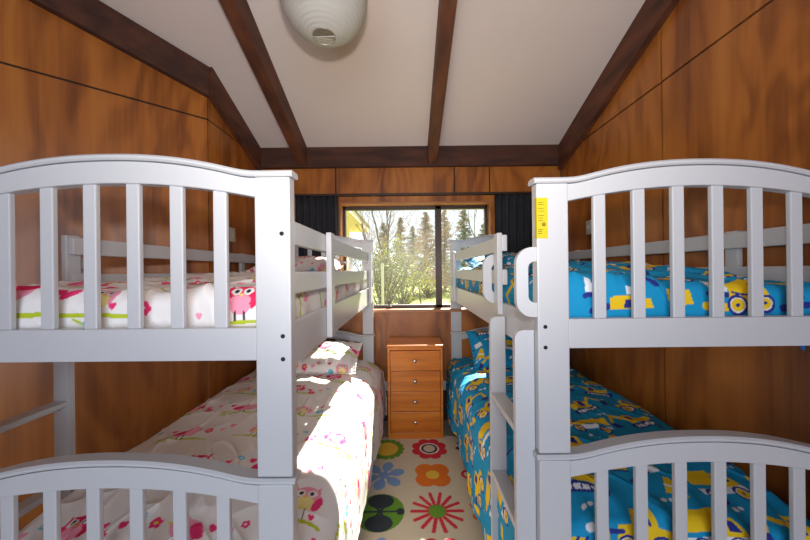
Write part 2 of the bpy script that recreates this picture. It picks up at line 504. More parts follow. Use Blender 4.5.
simple_wood = simple('plain_pine_slats', (.5, .36, .2), .7, var=.1)
bunk = make_bunk()
XBL, YBL, XBR, YBR = -.324-1.03, .872, .405, .958
SL, SR = 1.03, 1.02
bunk_r = copy_tree(bunk)
bunk.location = (XBL, YBL, 0); bunk_r.location = (XBR, YBR, 0)
bunk.scale = (SL, 1, 1); bunk_r.scale = (SR, 1, 1)
bunk.rotation_euler.z = -.010; bunk_r.rotation_euler.z = -.003
tag(bunk, 'white painted arched bunk bed on the left with pink owl bedding', 'bunk bed', 'pair of white bunk beds')
tag(bunk_r, 'white painted arched bunk bed on the right with blue digger bedding', 'bunk bed', 'pair of white bunk beds')

# yellow safety label on the near post of the right bunk
bm = BM(); bx(bm, .0, .033, -.0012, .0004, .096+H, .222+H, 0)
bx(bm, -.0008, .0004, .0, .014, .096+H, .222+H, 0)
lb = obj('warning_label', bm, M['yellow'], bunk_r); lb['label'] = 'yellow warning label with fine print'
bm = BM(); rnd = random.Random(3)
for z in (.206, .200, .188, .180, .166, .158, .150): bx(bm, .003, .018+rnd.random()*.006, -.0016, -.0011, z+H, z+H+.0014)
for z in (.142, .138, .134): bx(bm, .015, .026, -.0016, -.0011, z+H, z+H+.0026)
for z in (.122, .116, .110): bx(bm, .003, .013+rnd.random()*.006, -.0016, -.0011, z+H, z+H+.0018)
obj('label_print', bm, M['ink'], lb)

# ladders
def make_ladder():
    root = empty('bunk_ladder', (0, 0, 0))
    for v in (0, .29):
        bm = BM(); pts = []
        zt_ = -.193+H; n = 8; r = .028
        pts = [(-.062, 0), (-.001, 0), (-.001, zt_)]
        for i in range(n+1):
            a = PI/2+PI/2*i/n; pts.append((-.062+r+r*math.cos(a), zt_-r+r*math.sin(a)))
        prism(bm, pts, lambda a, b, t: (a, t, b), v, v+.022)
        obj('stile', bm, M['white'], root)
    for z in (-.505, -.825, -1.145):
        bm = BM(); bx(bm, -.062, -.006, .0225, .2895, z+H-.022, z+H, .003)
        rg = obj('rung', bm, M['white'], root)
        for v in (.03, .282):
            b2 = BM(); lathe(b2, [(.005, 0), (.005, -.01)], 10, (-.034, v, z+H-.022)); obj('rung_bolt', b2, M['bolt'], rg)
    return root
lad = make_ladder(); lad2 = copy_tree(lad)
lad.location = (XBL-.022, YBL+.345-.29+.022, 0); lad2.location = (XBR-.0005, YBR+.028, 0)
lad.location = (XBL-.0005, YBL+.075, 0)
tag(lad, 'white ladder on the wall side of the pink owl bunk', 'ladder', 'bunk ladders')
tag(lad2, 'white ladder on the aisle side of the blue digger bunk', 'ladder', 'bunk ladders')

# ------------------------------------------------------------------ printed cloth
def vnoise(x, y, seed):
    rs = np.random.RandomState(seed); g = rs.rand(256, 256)*2-1
    xi = np.floor(x).astype(int); yi = np.floor(y).astype(int)
    fx = x-xi; fy = y-yi; fx = fx*fx*fx*(fx*(fx*6-15)+10); fy = fy*fy*fy*(fy*(fy*6-15)+10)
    a = g[xi % 256, yi % 256]; b = g[(xi+1) % 256, yi % 256]; c = g[xi % 256, (yi+1) % 256]; d = g[(xi+1) % 256, (yi+1) % 256]
    return (a*(1-fx)+b*fx)*(1-fy)+(c*(1-fx)+d*fx)*fy

class Canvas:
    def __init__(s, U, V, base):
        s.U = U.ravel(); s.V = V.ravel(); s.C = np.empty((s.U.size, 3)); s.C[:] = base
    def motif(s, cx, cy, R, ang=0, sc=1, flip=False):
        s.idx = np.where((abs(s.U-cx) < R) & (abs(s.V-cy) < R))[0]
        du = s.U[s.idx]-cx; dv = s.V[s.idx]-cy; c, n = math.cos(ang), math.sin(ang)
        s.x = (du*c+dv*n)/sc; s.y = (-du*n+dv*c)/sc
        if flip: s.x = -s.x
        return len(s.idx) > 0
    def put(s, m, col): s.C[s.idx[m]] = col
    def ell(s, cx, cy, a, b, col, rot=0):
        c, n = math.cos(rot), math.sin(rot); x = s.x-cx; y = s.y-cy
        s.put(((x*c+y*n)/a)**2+((-x*n+y*c)/b)**2 < 1, col)
    def line(s, x0, y0, x1, y1, w, col):
        dx, dy = x1-x0, y1-y0; t = np.clip(((s.x-x0)*dx+(s.y-y0)*dy)/(dx*dx+dy*dy+1e-12), 0, 1)
        s.put((s.x-x0-t*dx)**2+(s.y-y0-t*dy)**2 < w*w, col)
    def poly(s, pts, col):
        ins = np.zeros(len(s.x), bool); n = len(pts)
        for i in range(n):
            xa, ya = pts[i]; xb, yb = pts[(i+1) % n]
            if ya == yb: continue
            ins ^= ((ya > s.y) != (yb > s.y)) & (s.x < (xb-xa)*(s.y-ya)/(yb-ya)+xa)
        s.put(ins, col)
    def heart(s, cx, cy, r, col):
        x = (s.x-cx)/r; y = (s.y-cy)/r+.1
        s.put((x*x+y*y-.6)**3-x*x*y*y*y*1.6 < 0, col)
    def flower(s, cx, cy, r, col, mid, n=5, rot=0):
        for k in range(n):
            a = rot+2*PI*k/n; s.ell(cx+r*.6*math.cos(a), cy+r*.6*math.sin(a), r*.42, r*.42, col)
        s.ell(cx, cy, r*.3, r*.3, mid)

PK = (.80, .035, .17); LP = (.85, .30, .42); RD = (.72, .02, .10); GR = (.48, .55, .02); BL = (.16, .50, .68); YL = (.82, .62, .05); BK = (.03, .02, .03); WH = (.82, .775, .75)
def owl(c, x, y, r, body, belly, rnd):
    c.poly([(x-r*.95, y+r*1.25), (x-r*.55, y+r*.7), (x+r*.55, y+r*.7), (x+r*.95, y+r*1.25), (x+r*1.0, y), (x-r*1.0, y)], body)
    c.ell(x, y+r*.1, r, r*1.0, body)
    c.ell(x+r*.0, y-r*.38, r*.78, r*.62, belly)
    c.ell(x-r*.95, y-r*.1, r*.25, r*.6, body, .3); c.ell(x+r*.95, y-r*.1, r*.25, r*.6, body, -.3)
    for s_ in (-1, 1):
        c.ell(x+s_*r*.42, y+r*.5, r*.34, r*.30, WH); c.ell(x+s_*r*.38, y+r*.5, r*.15, r*.17, BK)
    c.poly([(x-r*.16, y+r*.32), (x+r*.16, y+r*.32), (x, y+r*.02)], YL)
    for s_ in (-.3, .3): c.line(x+r*s_, y-r*.85, x+r*s_, y-r*1.5, r*.055, BK)

def print_owls(U, V, seed, dx=.34, dy=.26):
    c = Canvas(U, V, WH); rnd = random.Random(seed)
    u0, u1, v0, v1 = U.min(), U.max(), V.min(), V.max()
    j = 0; y = v0+.02
    while y < v1+.2:
        i = 0; x = u0-.1+(dx/2 if j % 2 else 0)
        while x < u1+.2:
            cx, cy = x+rnd.uniform(-.02, .02), y+rnd.uniform(-.015, .015); ang = rnd.uniform(-.15, .15)
            kind = (i+j*2) % 3
            if c.motif(cx, cy, .22, ang, 1, rnd.random() < .5):
                # branch
                c.line(-.12, -.052, -.04, -.060, .0065, GR); c.line(-.04, -.060, .07, -.050, .0065, GR); c.line(.07, -.05, .12, -.062, .005, GR)
                c.line(-.09, -.055, -.12, -.085, .004, GR)
                for k in range(4): c.ell(-.10+.014*k, -.080-.006*(k % 2), .011, .005, GR, .6+k)
                if kind == 0:
                    owl(c, -.01, .012, .046, RD if rnd.random() < .5 else PK, LP, rnd)
                    c.heart(.085, .0, .017, PK); c.flower(.10, -.035, .022, PK, LP, 6)
                elif kind == 1:
                    c.ell(-.02, .0, .055, .034, LP, .2); c.ell(.012, .018, .030, .026, LP); c.ell(-.055, .0, .03, .018, PK, .7)
                    c.ell(.02, .024, .009, .009, WH); c.ell(.021, .024, .004, .004, BK)
                    c.poly([(.04, .022), (.058, .016), (.04, .010)], YL)
                    for q in (-.03, -.01): c.line(q, -.03, q+.008, -.058, .0025, BK)
                    c.heart(-.095, .02, .015, PK); c.flower(.09, .01, .020, PK, YL, 5)
                else:
                    owl(c, .03, .008, .038, LP, (.86, .7, .3), rnd)
                    c.flower(-.06, -.01, .024, BL, YL, 6, .3); c.heart(-.07, .045, .013, RD)
            if c.motif(cx+dx*.5, cy+.01, .06): 
                c.heart(-.02, .0, .014, LP if kind else PK); c.flower(.02, .03, .014, PK if kind == 1 else BL, WH, 5)
            x += dx; i += 1
        y += dy; j += 1
    return c.C

BB = (.006, .265, .50); YE = (.78, .50, .010); NV = (.02, .03, .22); WT = (.75, .76, .78); LB = (.12, .42, .62)
def wheel(c, x, y, r):
    c.ell(x, y, r, r, NV); c.ell(x, y, r*.72, r*.72, WT); c.ell(x, y, r*.60, r*.60, YE); c.ell(x, y, r*.18, r*.18, NV)
def print_trucks(U, V, seed, dx=.27, dy=.20):
    c = Canvas(U, V, BB); rnd = random.Random(seed)
    u0, u1, v0, v1 = U.min(), U.max(), V.min(), V.max()
    j = 0; y = v0-.02
    while y < v1+.2:
        i = 0; x = u0-.1+(dx*.45 if j % 2 else 0)
        while x < u1+.2:
            cx, cy = x+rnd.uniform(-.012, .012), y+rnd.uniform(-.012, .012)
            if c.motif(cx, cy, .18, rnd.uniform(-.35, .35), 1.42, rnd.random() < .5):
                k = (i*2+j*3+rnd.randint(0, 1)) % 5
                if k == 0:      # loader
                    c.poly([(-.07, -.02), (-.07, .012), (-.03, .016), (-.022, .05), (.02, .05), (.028, .016), (.06, .01), (.06, -.02)], YE)
                    c.poly([(-.016, .018), (-.011, .042), (.012, .042), (.016, .018)], NV)
                    c.line(.05, 0, .085, -.005, .005, NV); c.poly([(.075, -.03), (.105, -.032), (.098, .012), (.082, .0)], YE)
                    wheel(c, -.042, -.026, .027); wheel(c, .036, -.028, .023)
                elif k == 1:    # dump truck
                    c.poly([(-.085, .005), (-.075, .045), (.012, .045), (.0, .003)], YE)
                    c.poly([(.01, -.025), (.01, .035), (.045, .035), (.062, .005), (.065, -.025)], YE)
                    c.poly([(.02, .006), (.02, .028), (.04, .028), (.05, .006)], NV)
                    c.poly([(-.08, -.025), (-.08, -.008), (.065, -.008), (.065, -.025)], WT)
                    wheel(c, -.05, -.030, .022); wheel(c, .038, -.030, .022)
                elif k == 2:    # striped barrier
                    c.poly([(-.06, -.016), (-.06, .018), (.06, .018), (.06, -.016)], YE)
                    for q in range(6): c.line(-.05+q*.021, -.017, -.038+q*.021, .018, .0036, NV)
                    c.line(-.04, -.017, -.055, -.05, .0035, NV); c.line(.04, -.017, .055, -.05, .0035, NV)
                    for q in (-.075, .075): c.ell(q, .035, .011, .008, WT)
                elif k == 3:    # excavator
                    c.poly([(-.06, -.005), (-.06, .03), (-.02, .034), (-.016, .055), (.018, .055), (.024, -.005)], YE)
                    c.poly([(-.01, .012), (-.007, .046), (.01, .046), (.014, .012)], NV)
                    c.line(.02, .02, .062, .058, .0065, YE); c.line(.062, .058, .09, .01, .0055, YE)
                    c.poly([(.07, -.02), (.10, -.018), (.10, .016), (.082, .012)], NV)
                    c.poly([(-.068, -.038), (-.075, -.02), (-.065, -.008), (.03, -.008), (.04, -.02), (.033, -.038)], NV)
                    c.poly([(-.058, -.031), (-.058, -.016), (.024, -.016), (.024, -.031)], WT)
                    for q in range(4): c.line(-.05+q*.021, -.03, -.05+q*.021, -.016, .002, NV)
                else:           # shovel and cone
                    c.line(-.05, -.03, .02, .035, .004, NV); c.poly([(.012, .02), (.05, .04), (.035, .065), (.0, .05)], WT)
                    c.poly([(.02, -.045), (.07, -.045), (.052, .015), (.038, .015)], YE); c.line(.03, -.018, .06, -.018, .004, WT)
                    c.poly([(-.085, .01), (-.085, .034), (-.045, .034), (-.045, .01)], YE); c.line(-.08, .006, -.045, .006, .003, NV)
            if c.motif(cx+dx*.5, cy+dy*.46, .05, rnd.uniform(-.5, .5)):
                c.ell(-.014, 0, .012, .008, WT, .4); c.ell(.014, .004, .010, .007, WT, .4)
            x += dx; i += 1
        y += dy; j += 1
    return c.C

def grid_mesh(name, X, Y, Z, C, mat, parent=None):
    nv, nu = X.shape
    me = bpy.data.meshes.new(name)
    co = np.stack([X, Y, Z], -1).reshape(-1, 3).astype(np.float32)
    a = (np.arange(nv-1)[:, None]*nu+np.arange(nu-1)[None, :]).ravel()
    q = np.stack([a, a+1, a+1+nu, a+nu], 1).astype(np.int32)
    me.vertices.add(len(co)); me.vertices.foreach_set('co', co.ravel())
    me.loops.add(q.size); me.loops.foreach_set('vertex_index', q.ravel())
    me.polygons.add(len(q)); me.polygons.foreach_set('loop_start', np.arange(0, q.size, 4, dtype=np.int32))
    me.polygons.foreach_set('loop_total', np.full(len(q), 4, np.int32))
    me.update(calc_edges=True)
    me.polygons.foreach_set('use_smooth', np.ones(len(q), bool))
    at = me.color_attributes.new('print', 'FLOAT_COLOR', 'POINT')
    rgba = np.ones((len(co), 4), np.float32); rgba[:, :3] = C
    at.data.foreach_set('color', rgba.ravel())
    me.validate()
    return link(name, me, mat, parent)

def bend(s, e, r):
    """flat until e-r, then a quarter turn of radius r, then straight down. returns position, drop"""
    s = np.asarray(s, float); a = np.abs(s)
    st = e-r; arc = r*PI/2
    ang = np.clip((a-st)/r, 0, PI/2)
    pos = np.where(a < st, a, st+r*np.sin(ang)); drop = r*(1-np.cos(ang))+np.maximum(0, a-st-arc)
    return np.sign(s)*pos, drop

def duvet(name, x0, x1, y0, y1, top, skirtL, skirtR, skirtN, skirtF, printer, seed, r=.05, amp=.010, bulge=0, profile=None, fine=.004, ry=None, flare=0, extra=None):
    """draped cover over the rectangle x0..x1,y0..y1; skirts give the hang on each side in metres"""
    xc, yc = (x0+x1)/2, (y0+y1)/2; ex, ey = (x1-x0)/2, (y1-y0)/2
    k = r*(PI/2-1); ry = ry or r
    sx = np.arange(-ex-k-skirtL, ex+k+skirtR, fine*.85)
    near = np.arange(-ey-k-skirtN, -ey+.45, fine*.75); far = np.arange(-ey+.45, ey+k+skirtF, fine*1.7)
    sy = np.concatenate([near, far])
    px, dxp = bend(sx, ex, r); py, dyp = bend(sy, ey, ry)
    SX, SY = np.meshgrid(sx, sy); PX, PY = np.meshgrid(px, py); DX, DY = np.meshgrid(dxp, dyp)
    drop = np.maximum(DX, DY)+.15*np.minimum(DX, DY)
    # creases
    n = vnoise(SX*3.1+7, SY*2.3+3, seed)*1.0
    warp = vnoise(SX*4+1, SY*4+9, seed+5)*.6
    rd = 1-np.abs(vnoise((SX+warp*.1)*9, (SY-warp*.08)*4.5, seed+1)); rd2 = 1-np.abs(vnoise((SX*.7+SY*.7+warp*.05)*13, (SY*.7-SX*.7)*5, seed+2))
    rd3 = vnoise(SX*24, SY*18, seed+3)
    d = amp*(1.7*n+1.0*rd**4+.8*rd2**5)+amp*.12*rd3
    onside = np.clip(drop/.08, 0, 1)
    Z = top-drop+d*(1-onside)
    if profile is not None: Z = Z+profile(PX+xc, PY+yc)*(1-np.clip(drop/.25, 0, 1))
    # side hang: pleats push outwards, more at the hem
    sgx = np.sign(SX)*np.clip(DX/.08, 0, 1); sgy = np.sign(SY)*np.clip(DY/.08, 0, 1)
    pl = vnoise(SY*7, SX*0+2, seed+4)+.5*vnoise(SY*17+DX*3, SX*0+5, seed+6)
    plx = vnoise(SX*7+30, SY*0+2, seed+8)+.5*vnoise(SX*17+30, DY*5, seed+6)
    PX = PX+np.maximum(sgx, 0)*flare*(PY+ey)/(2*ey)
    PX = PX+sgx*(bulge*np.sin(np.clip(DX/.42, 0, 1)*PI*.62)+amp*1.0*pl*np.clip(DX/.3, 0, 1.5)+d*.4)
    PY = PY+sgy*(amp*.5*plx*np.clip(DY/.1, 0, 1)+d*.35)
    C = printer(SX, SY, seed)
    if extra: C = extra(SX, SY, C, xc, ey, r)
    return grid_mesh(name, PX+xc, PY+yc, Z+H, C, M['cloth'])

def owl_edge(U, V, C0, xc, ey, r):
    c = Canvas(U, V, WH); c.C = C0.copy(); rnd = random.Random(2)
    s0 = -(ey-r)-.070
    m = V.ravel() < s0+.075; c.C[m] = WH
    def at(x): return (x-406.6)/309.35*.945-xc
    c.motif(at(245), s0, .09); owl(c, 0, .012, .044, RD, LP, rnd); c.line(-.05, -.054, .06, -.05, .005, GR)
    c.motif(at(106), s0, .12); owl(c, 0, .030, .040, LP, (.86, .75, .3), rnd); c.line(-.13, -.028, .09, -.030, .006, GR); c.heart(.045, -.005, .012, PK); c.line(-.07, -.04, -.03, -.06, .004, GR); c.ell(-.03, -.052, .014, .008, BL)
    c.motif(at(150), s0-.01, .05); c.flower(0, 0, .024, PK, WH, 6)
    c.motif(at(22), s0, .10); c.ell(0, .035, .050, .030, LP); c.ell(.02, .050, .045, .016, RD, .2); c.line(-.01, .01, -.01, -.03, .0025, BK); c.line(-.05, -.03, .10, -.026, .006, GR)
    c.motif(at(68), s0, .07); c.ell(-.02, .035, .028, .012, PK, .2); c.ell(.022, .032, .028, .013, PK, .5)
    c.motif(at(205), s0, .06); c.heart(.0, -.035, .010, LP)
    return c.C
def owl_corner(U, V, C0, xc, ey, r):
    c = Canvas(U, V, WH); c.C = C0.copy(); rnd = random.Random(4); yc = YBL+LG/2
    def spot(x, y, R): c.motif(x-xc, y-yc, R)
    m = (abs(c.U-(-.35-xc)) < .15) & (abs(c.V-(1.06-yc)) < .15); c.C[m] = WH
    spot(-.385, 1.13, .13); owl(c, 0, .01, .052, LP, (.86, .75, .3), rnd); c.ell(.05, -.005, .014, .035, PK, -.3)
    c.line(-.07, -.065, .08, -.085, .006, GR); c.heart(.045, -.062, .011, PK)
    spot(-.30, .99, .07); c.flower(0, 0, .026, PK, LP, 6)
    spot(-.20, 1.10, .07); c.line(-.02, .04, .0, -.05, .004, GR)
    for q in range(6): c.ell(-.012+.006*(q % 2)*3, .035-.016*q, .016, .005, GR, .7-1.4*(q % 2))
    return c.C
def truck_edge(U, V, C0, xc, ey, r):
    c = Canvas(U, V, BB); c.C = C0.copy()
    s0 = -(ey-r)-.070
    m = V.ravel() < s0+.10; c.C[m] = BB
    def at(x): return (x-406.6)/309.35*1.03-xc
    c.motif(at(585), s0, .12); c.poly([(-.02, -.005), (-.012, .035), (.004, .03), (.012, -.005)], WT); c.line(-.022, -.012, .03, -.008, .006, NV); c.line(0, -.05, .05, -.04, .010, NV)
    c.motif(at(628), s0, .16); c.poly([(-.085, -.05), (-.085, -.018), (-.03, -.016), (.05, -.022), (.062, -.05)], YE); c.poly([(-.04, -.046), (-.036, -.024), (.028, -.027), (.03, -.046)], NV)
    c.poly([(-.030, -.014), (-.030, .008), (-.006, .008), (-.006, -.014)], WT); c.line(.02, .085, .075, .02, .012, NV); c.poly([(-.10, .05), (-.095, .085), (.0, .085), (.0, .06)], YE)
    for q in range(4): c.line(-.08+q*.02, .05, -.068+q*.02, .085, .003, NV)
    c.motif(at(673), s0, .14); c.poly([(-.035, -.045), (-.045, .012), (.03, .008), (.042, -.04)], YE)
    wheel(c, -.04, .085, .034); c.poly([(-.03, .07), (0, .11), (.06, .11), (.07, .06), (.02, .05)], YE); wheel(c, .055, .075, .030)
    c.motif(at(706), s0, .12); c.poly([(-.02, .05), (-.01, .0), (.045, .0), (.05, .055), (.01, .03)], WT); c.poly([(-.005, .04), (.0, .018), (.035, .018), (.038, .046)], YE); c.line(-.02, -.005, .05, -.012, .007, NV); c.line(-.03, -.045, .06, -.05, .012, YE)
    c.motif(at(742), s0, .18); c.poly([(-.07, -.03), (-.075, .03), (-.02, .06), (.035, .055), (.06, .0), (.035, -.045)], YE); c.poly([(.0, .02), (.01, .045), (.03, .04), (.035, .01)], NV); c.line(-.06, .0, .0, -.01, .004, NV); wheel(c, -.045, -.042, .034); wheel(c, .05, -.035, .032)
    c.motif(at(786), s0, .12); c.poly([(-.012, .0), (-.004, .04), (.004, .04), (.012, .0)], WT); c.ell(0, -.01, .030, .012, NV); c.line(-.04, -.05, .05, -.035, .012, NV); c.poly([(.03, .05), (.04, .09), (-.06, .09), (-.06, .06)], YE)
    return c.C
# upper beds: tucked inside the frame
def prof_l(x, y): return .035*np.clip((y-1.0)/.9, 0, 1)
def prof_r(x, y): return .050*np.clip((y-1.05)/.7, 0, 1)+.02*np.sin(np.clip((x-.43)/.95, 0, 1)*PI)
ins = .028
d1 = duvet('duvet', XBL+ins, XBL+SL*W-ins, YBL+.045, YBL+LG-.05, -.052, .12, .12, .12, .10, print_owls, 11, profile=prof_l, extra=owl_edge)
tag(d1, 'white duvet printed with pink owls on the upper left bunk', 'duvet')
d2 = duvet('duvet', XBR+ins, XBR+SR*W-ins, YBR+.045, YBR+LG-.05, -.050, .12, .12, .12, .10, print_trucks, 21, profile=prof_r, amp=.012, extra=truck_edge)
tag(d2, 'bright blue duvet printed with yellow diggers on the upper right bunk', 'duvet')
# lower beds: hang over the aisle side
def pinkfold(pr):
    def f(U, V, seed):
        c = pr(U, V, seed).copy(); return c
    return f
def near_dip(y, a): return -a*np.clip(1-(y-.95)/.45, 0, 1)**1.5
def prof_ll(x, y): return -.02+.045*np.sin(np.clip((x-XBL)/1.05, 0, 1)*PI)+near_dip(y, .05)
d3 = duvet('duvet', XBL+ins, XBL+SL*W+.040, YBL+.05, YBL+LG-.05, -.80, .10, .40, .16, .10, print_owls, 33, r=.085, ry=.03, flare=.045, amp=.009, bulge=.03, profile=prof_ll, fine=.0045, extra=owl_corner)
tag(d3, 'white owl print duvet on the lower left bunk, hanging into the sunlit aisle', 'duvet')
d4 = duvet('duvet', XBR-.030, XBR+SR*W-ins, YBR+.05, YBR+LG-.05, -.80, .40, .10, .16, .10, print_trucks, 42, r=.085, ry=.03, amp=.012, bulge=.012, profile=lambda x, y: -.01+.03*np.sin(np.clip((x-XBR)/1.0, 0, 1)*PI)+near_dip(y, .075), fine=.0045)
tag(d4, 'blue duvet printed with yellow diggers on the lower right bunk', 'duvet')

# mattresses
for (x, y, z0, z1, lab) in ((XBL+.015, YBL, -.227, -.10, 'white mattress under the owl duvet of the upper left bunk'), (XBR, YBR, -.227, -.10, 'white mattress under the digger duvet of the upper right bunk'),
                            (XBL, YBL, -1.0, -.87, 'white mattress under the owl duvet of the lower left bunk'), (XBR, YBR, -1.0, -.87, 'white mattress under the digger duvet of the lower right bunk')):
    bm = BM(); bx(bm, x+.045, x+W-.045, y+.06, y+LG-.065, z0+H, z1+H, .03, 0, 3)
    tag(obj('mattress', bm, M['mattress']), lab, 'mattress', 'bunk mattresses')

# pillows
def pillow(cx, cy, cz, w, h, t, tilt, printer, seed, label, flange=.03, rz=0):
    n = 110; u = np.linspace(-1, 1, n); U, V = np.meshgrid(u, np.linspace(-1, 1, n))
    fl = 1-flange/(w/2)
    def prof(a): return np.clip(1-(np.abs(a)/fl)**3.2, 0, 1)
    th = t/2*(prof(U)*prof(V))**.55
    wr = .006*vnoise(U*6+3, V*6, seed)*np.clip(th*30, 0, 1)+.004*vnoise(U*18, V*3, seed+1)
    px = U*w/2*(1-.06*(1-np.abs(V))**1*np.abs(U)**3*0-.04*(1-V**2)*U**2); py = V*h/2*(1-.05*(1-U**2)*V**2)
    edge = .004*np.sin(U*40)+.004*np.sin(V*37)
    top = np.stack([px, py, th+wr+edge*(np.maximum(abs(U), abs(V)) > .93)], -1)
    bot = np.stack([px, py, -th*.8+edge*(np.maximum(abs(U), abs(V)) > .93)-.002], -1)
    A = np.concatenate([top.reshape(-1, 3), bot.reshape(-1, 3)])
    c, s = math.cos(tilt), math.sin(tilt)
    x, y, z = A[:, 0], A[:, 1]*c-A[:, 2]*s, A[:, 1]*s+A[:, 2]*c
    C = printer(U*w/2, V*h/2, seed); C = np.concatenate([C, C])
    nn = n*n
    a = (np.arange(n-1)[:, None]*n+np.arange(n-1)[None, :]).ravel()
    q1 = np.stack([a, a+1, a+1+n, a+n], 1); q2 = q1[:, ::-1]+nn
    e = []
    for i in range(n-1):
        e += [[i, nn+i, nn+i+1, i+1], [(n-1)*n+i+1, nn+(n-1)*n+i+1, nn+(n-1)*n+i, (n-1)*n+i],
              [(i+1)*n, nn+(i+1)*n, nn+i*n, i*n], [i*n+n-1, nn+i*n+n-1, nn+(i+1)*n+n-1, (i+1)*n+n-1]]
    q = np.concatenate([q1, q2, np.array(e)])
    me = bpy.data.meshes.new('pillow'); me.from_pydata(np.stack([x, y, z], 1).tolist(), [], q.tolist()); me.update()
    me.polygons.foreach_set('use_smooth', [True]*len(me.polygons))
    at = me.color_attributes.new('print', 'FLOAT_COLOR', 'POINT'); rgba = np.ones((2*nn, 4), np.float32); rgba[:, :3] = C
    at.data.foreach_set('color', rgba.ravel())
    o = link('pillow', me, M['cloth']); o.location = (cx, cy, cz+H); o.rotation_euler = (0, 0, rz)
    return tag(o, label, 'pillow')
pillow(-.745, 2.50, -.690, .72, .46, .15, .30, print_owls, 51, 'white owl print pillow at the far end of the lower left bunk')
pillow(XBL+.50, 2.48, .045, .72, .44, .14, .18, print_owls, 52, 'white owl print pillow at the far end of the upper left bunk')
pillow(XBR+.46, 2.60, -.665, .68, .42, .14, .62, print_trucks, 53, 'blue digger print pillow propped at the far end of the lower right bunk')
pillow(XBR+.46, 2.56, .060, .72, .44, .14, .18, print_trucks, 54, 'blue digger print pillow at the far end of the upper right bunk')

# cover corner hanging out below the upper right bunk, wall side
bm = BM(); secs = []
for i in range(9):
    s = i/8; z = -.236-.044*s; hw_ = .022*(1-s)+.002; y = YBR+.075+.004*math.sin(s*3)
    secs.append([(1.325-hw_, y, z+H), (1.325, y-.005*(1-s), z+H-.004), (1.325+hw_, y, z+H), (1.325+hw_, y+.003, z+H), (1.325-hw_, y+.003, z+H)])
sweep(bm, secs); o = obj('cover_corner', bm, simple('blue_cover_cloth', (.01, .12, .42), .8), d2)
# ------------------------------------------------------------------ rug
def print_rug(U, V, seed):
    CR = (.62, .53, .38); c = Canvas(U, V, CR)
    DG = (.035, .045, .055); G1 = (.13, .30, .03); OR = (.72, .17, .02); RR = (.60, .03, .05); BLU = (.20, .33, .58); Y1 = (.75, .48, .05); WT2 = (.8, .78, .72)
    R = .20
    def sun(x, y):
        c.motif(x, y, R)
        for k in range(16): a = 2*PI*k/16; c.ell(.115*math.cos(a), .115*math.sin(a), .024, .024, G1)
        c.ell(0, 0, .115, .115, G1); c.ell(0, 0, .088, .088, Y1)
    def redring(x, y):
        c.motif(x, y, R)
        for k in range(8): a = 2*PI*(k+.5)/8; c.ell(.095*math.cos(a), .095*math.sin(a), .046, .046, RR)
        c.ell(0, 0, .095, .095, RR); c.ell(0, 0, .075, .075, WT2); c.ell(0, 0, .063, .063, DG); c.ell(0, 0, .046, .046, CR)
    def blue(x, y):
        c.motif(x, y, R)
        for k in range(6): a = 2*PI*k/6+.3; c.ell(.095*math.cos(a), .095*math.sin(a), .050, .038, BLU, a); c.line(0, 0, .06*math.cos(a), .06*math.sin(a), .014, BLU)
        c.ell(0, 0, .03, .03, BLU)
    def orange(x, y):
        c.motif(x, y, R)
        for a in (PI/4, 3*PI/4, 5*PI/4, 7*PI/4): c.ell(.066*math.cos(a), .066*math.sin(a), .070, .070, OR)
        c.ell(0, 0, .045, .045, Y1)
    def leafball(x, y):
        c.motif(x, y, R); c.ell(0, 0, .142, .142, G1)
        for s in (-1, 1): c.ell(0, s*.082, .078, .058, DG); c.ell(s*.118, 0, .024, .026, DG)
        c.line(-.11, 0, .11, 0, .006, DG)
        for s in (-1, 1): c.line(0, 0, .03, s*.05, .008, DG); c.line(0, 0, -.03, s*.05, .008, DG)
    def rays(x, y):
        c.motif(x, y, R)
        for k in range(14): a = 2*PI*k/14; c.line(.03*math.cos(a), .03*math.sin(a), .145*math.cos(a), .145*math.sin(a), .011, RR)
        c.ell(0, 0, .05, .05, G1)
    def redloop(x, y):
        c.motif(x, y, R)
        for k in range(6):
            a = 2*PI*k/6; c.ell(.09*math.cos(a), .09*math.sin(a), .056, .050, RR, a); c.ell(.09*math.cos(a), .09*math.sin(a), .036, .030, CR, a)
        c.ell(0, 0, .04, .04, RR)
    def pods(x, y):
        c.motif(x, y, R)
        for k in range(9): a = 2*PI*k/9; c.line(0, 0, .1*math.cos(a), .1*math.sin(a), .005, OR); c.ell(.115*math.cos(a), .115*math.sin(a), .036, .026, OR, a)
    def dots(x, y):
        c.motif(x, y, R)
        for k in range(10): a = 2*PI*k/10; c.ell(.11*math.cos(a), .11*math.sin(a), .026, .020, DG, a)
        c.ell(0, 0, .05, .05, OR)
    X0, X1, X2 = -.17, .161, .50
    Y = [2.415, 2.105, 1.785, 1.47, 1.155, .84]
    for col, x in ((0, X0), (1, X1), (2, X2)):
        seqs = [[sun, blue, leafball, blue, sun, orange], [redring, orange, rays, redloop, leafball, redring], [dots, redloop, pods, dots, rays, blue]]
        for fn, y in zip(seqs[col], Y): fn(x, y)
    for y, fn in zip(Y, [redring, orange, rays, redloop, leafball, redring]): fn(X0-.335, y)
    return c.C
gx = np.arange(-.66, .72, .0045); gy = np.arange(.62, 2.60, .0045)
RX, RY = np.meshgrid(gx, gy)
RZ = np.full(RX.shape, .0125)+.0012*vnoise(RX*3, RY*3, 77)
edge = np.minimum(np.minimum(RX-gx[0], gx[-1]-RX), np.minimum(RY-gy[0], gy[-1]-RY))
RZ = np.where(edge < .002, .0008, RZ)
rug = grid_mesh('rug', RX, RY, RZ, print_rug(RX, RY, 0), M['rug'])
tag(rug, 'cream rug printed with large retro flowers in red, orange, blue and green', 'rug')

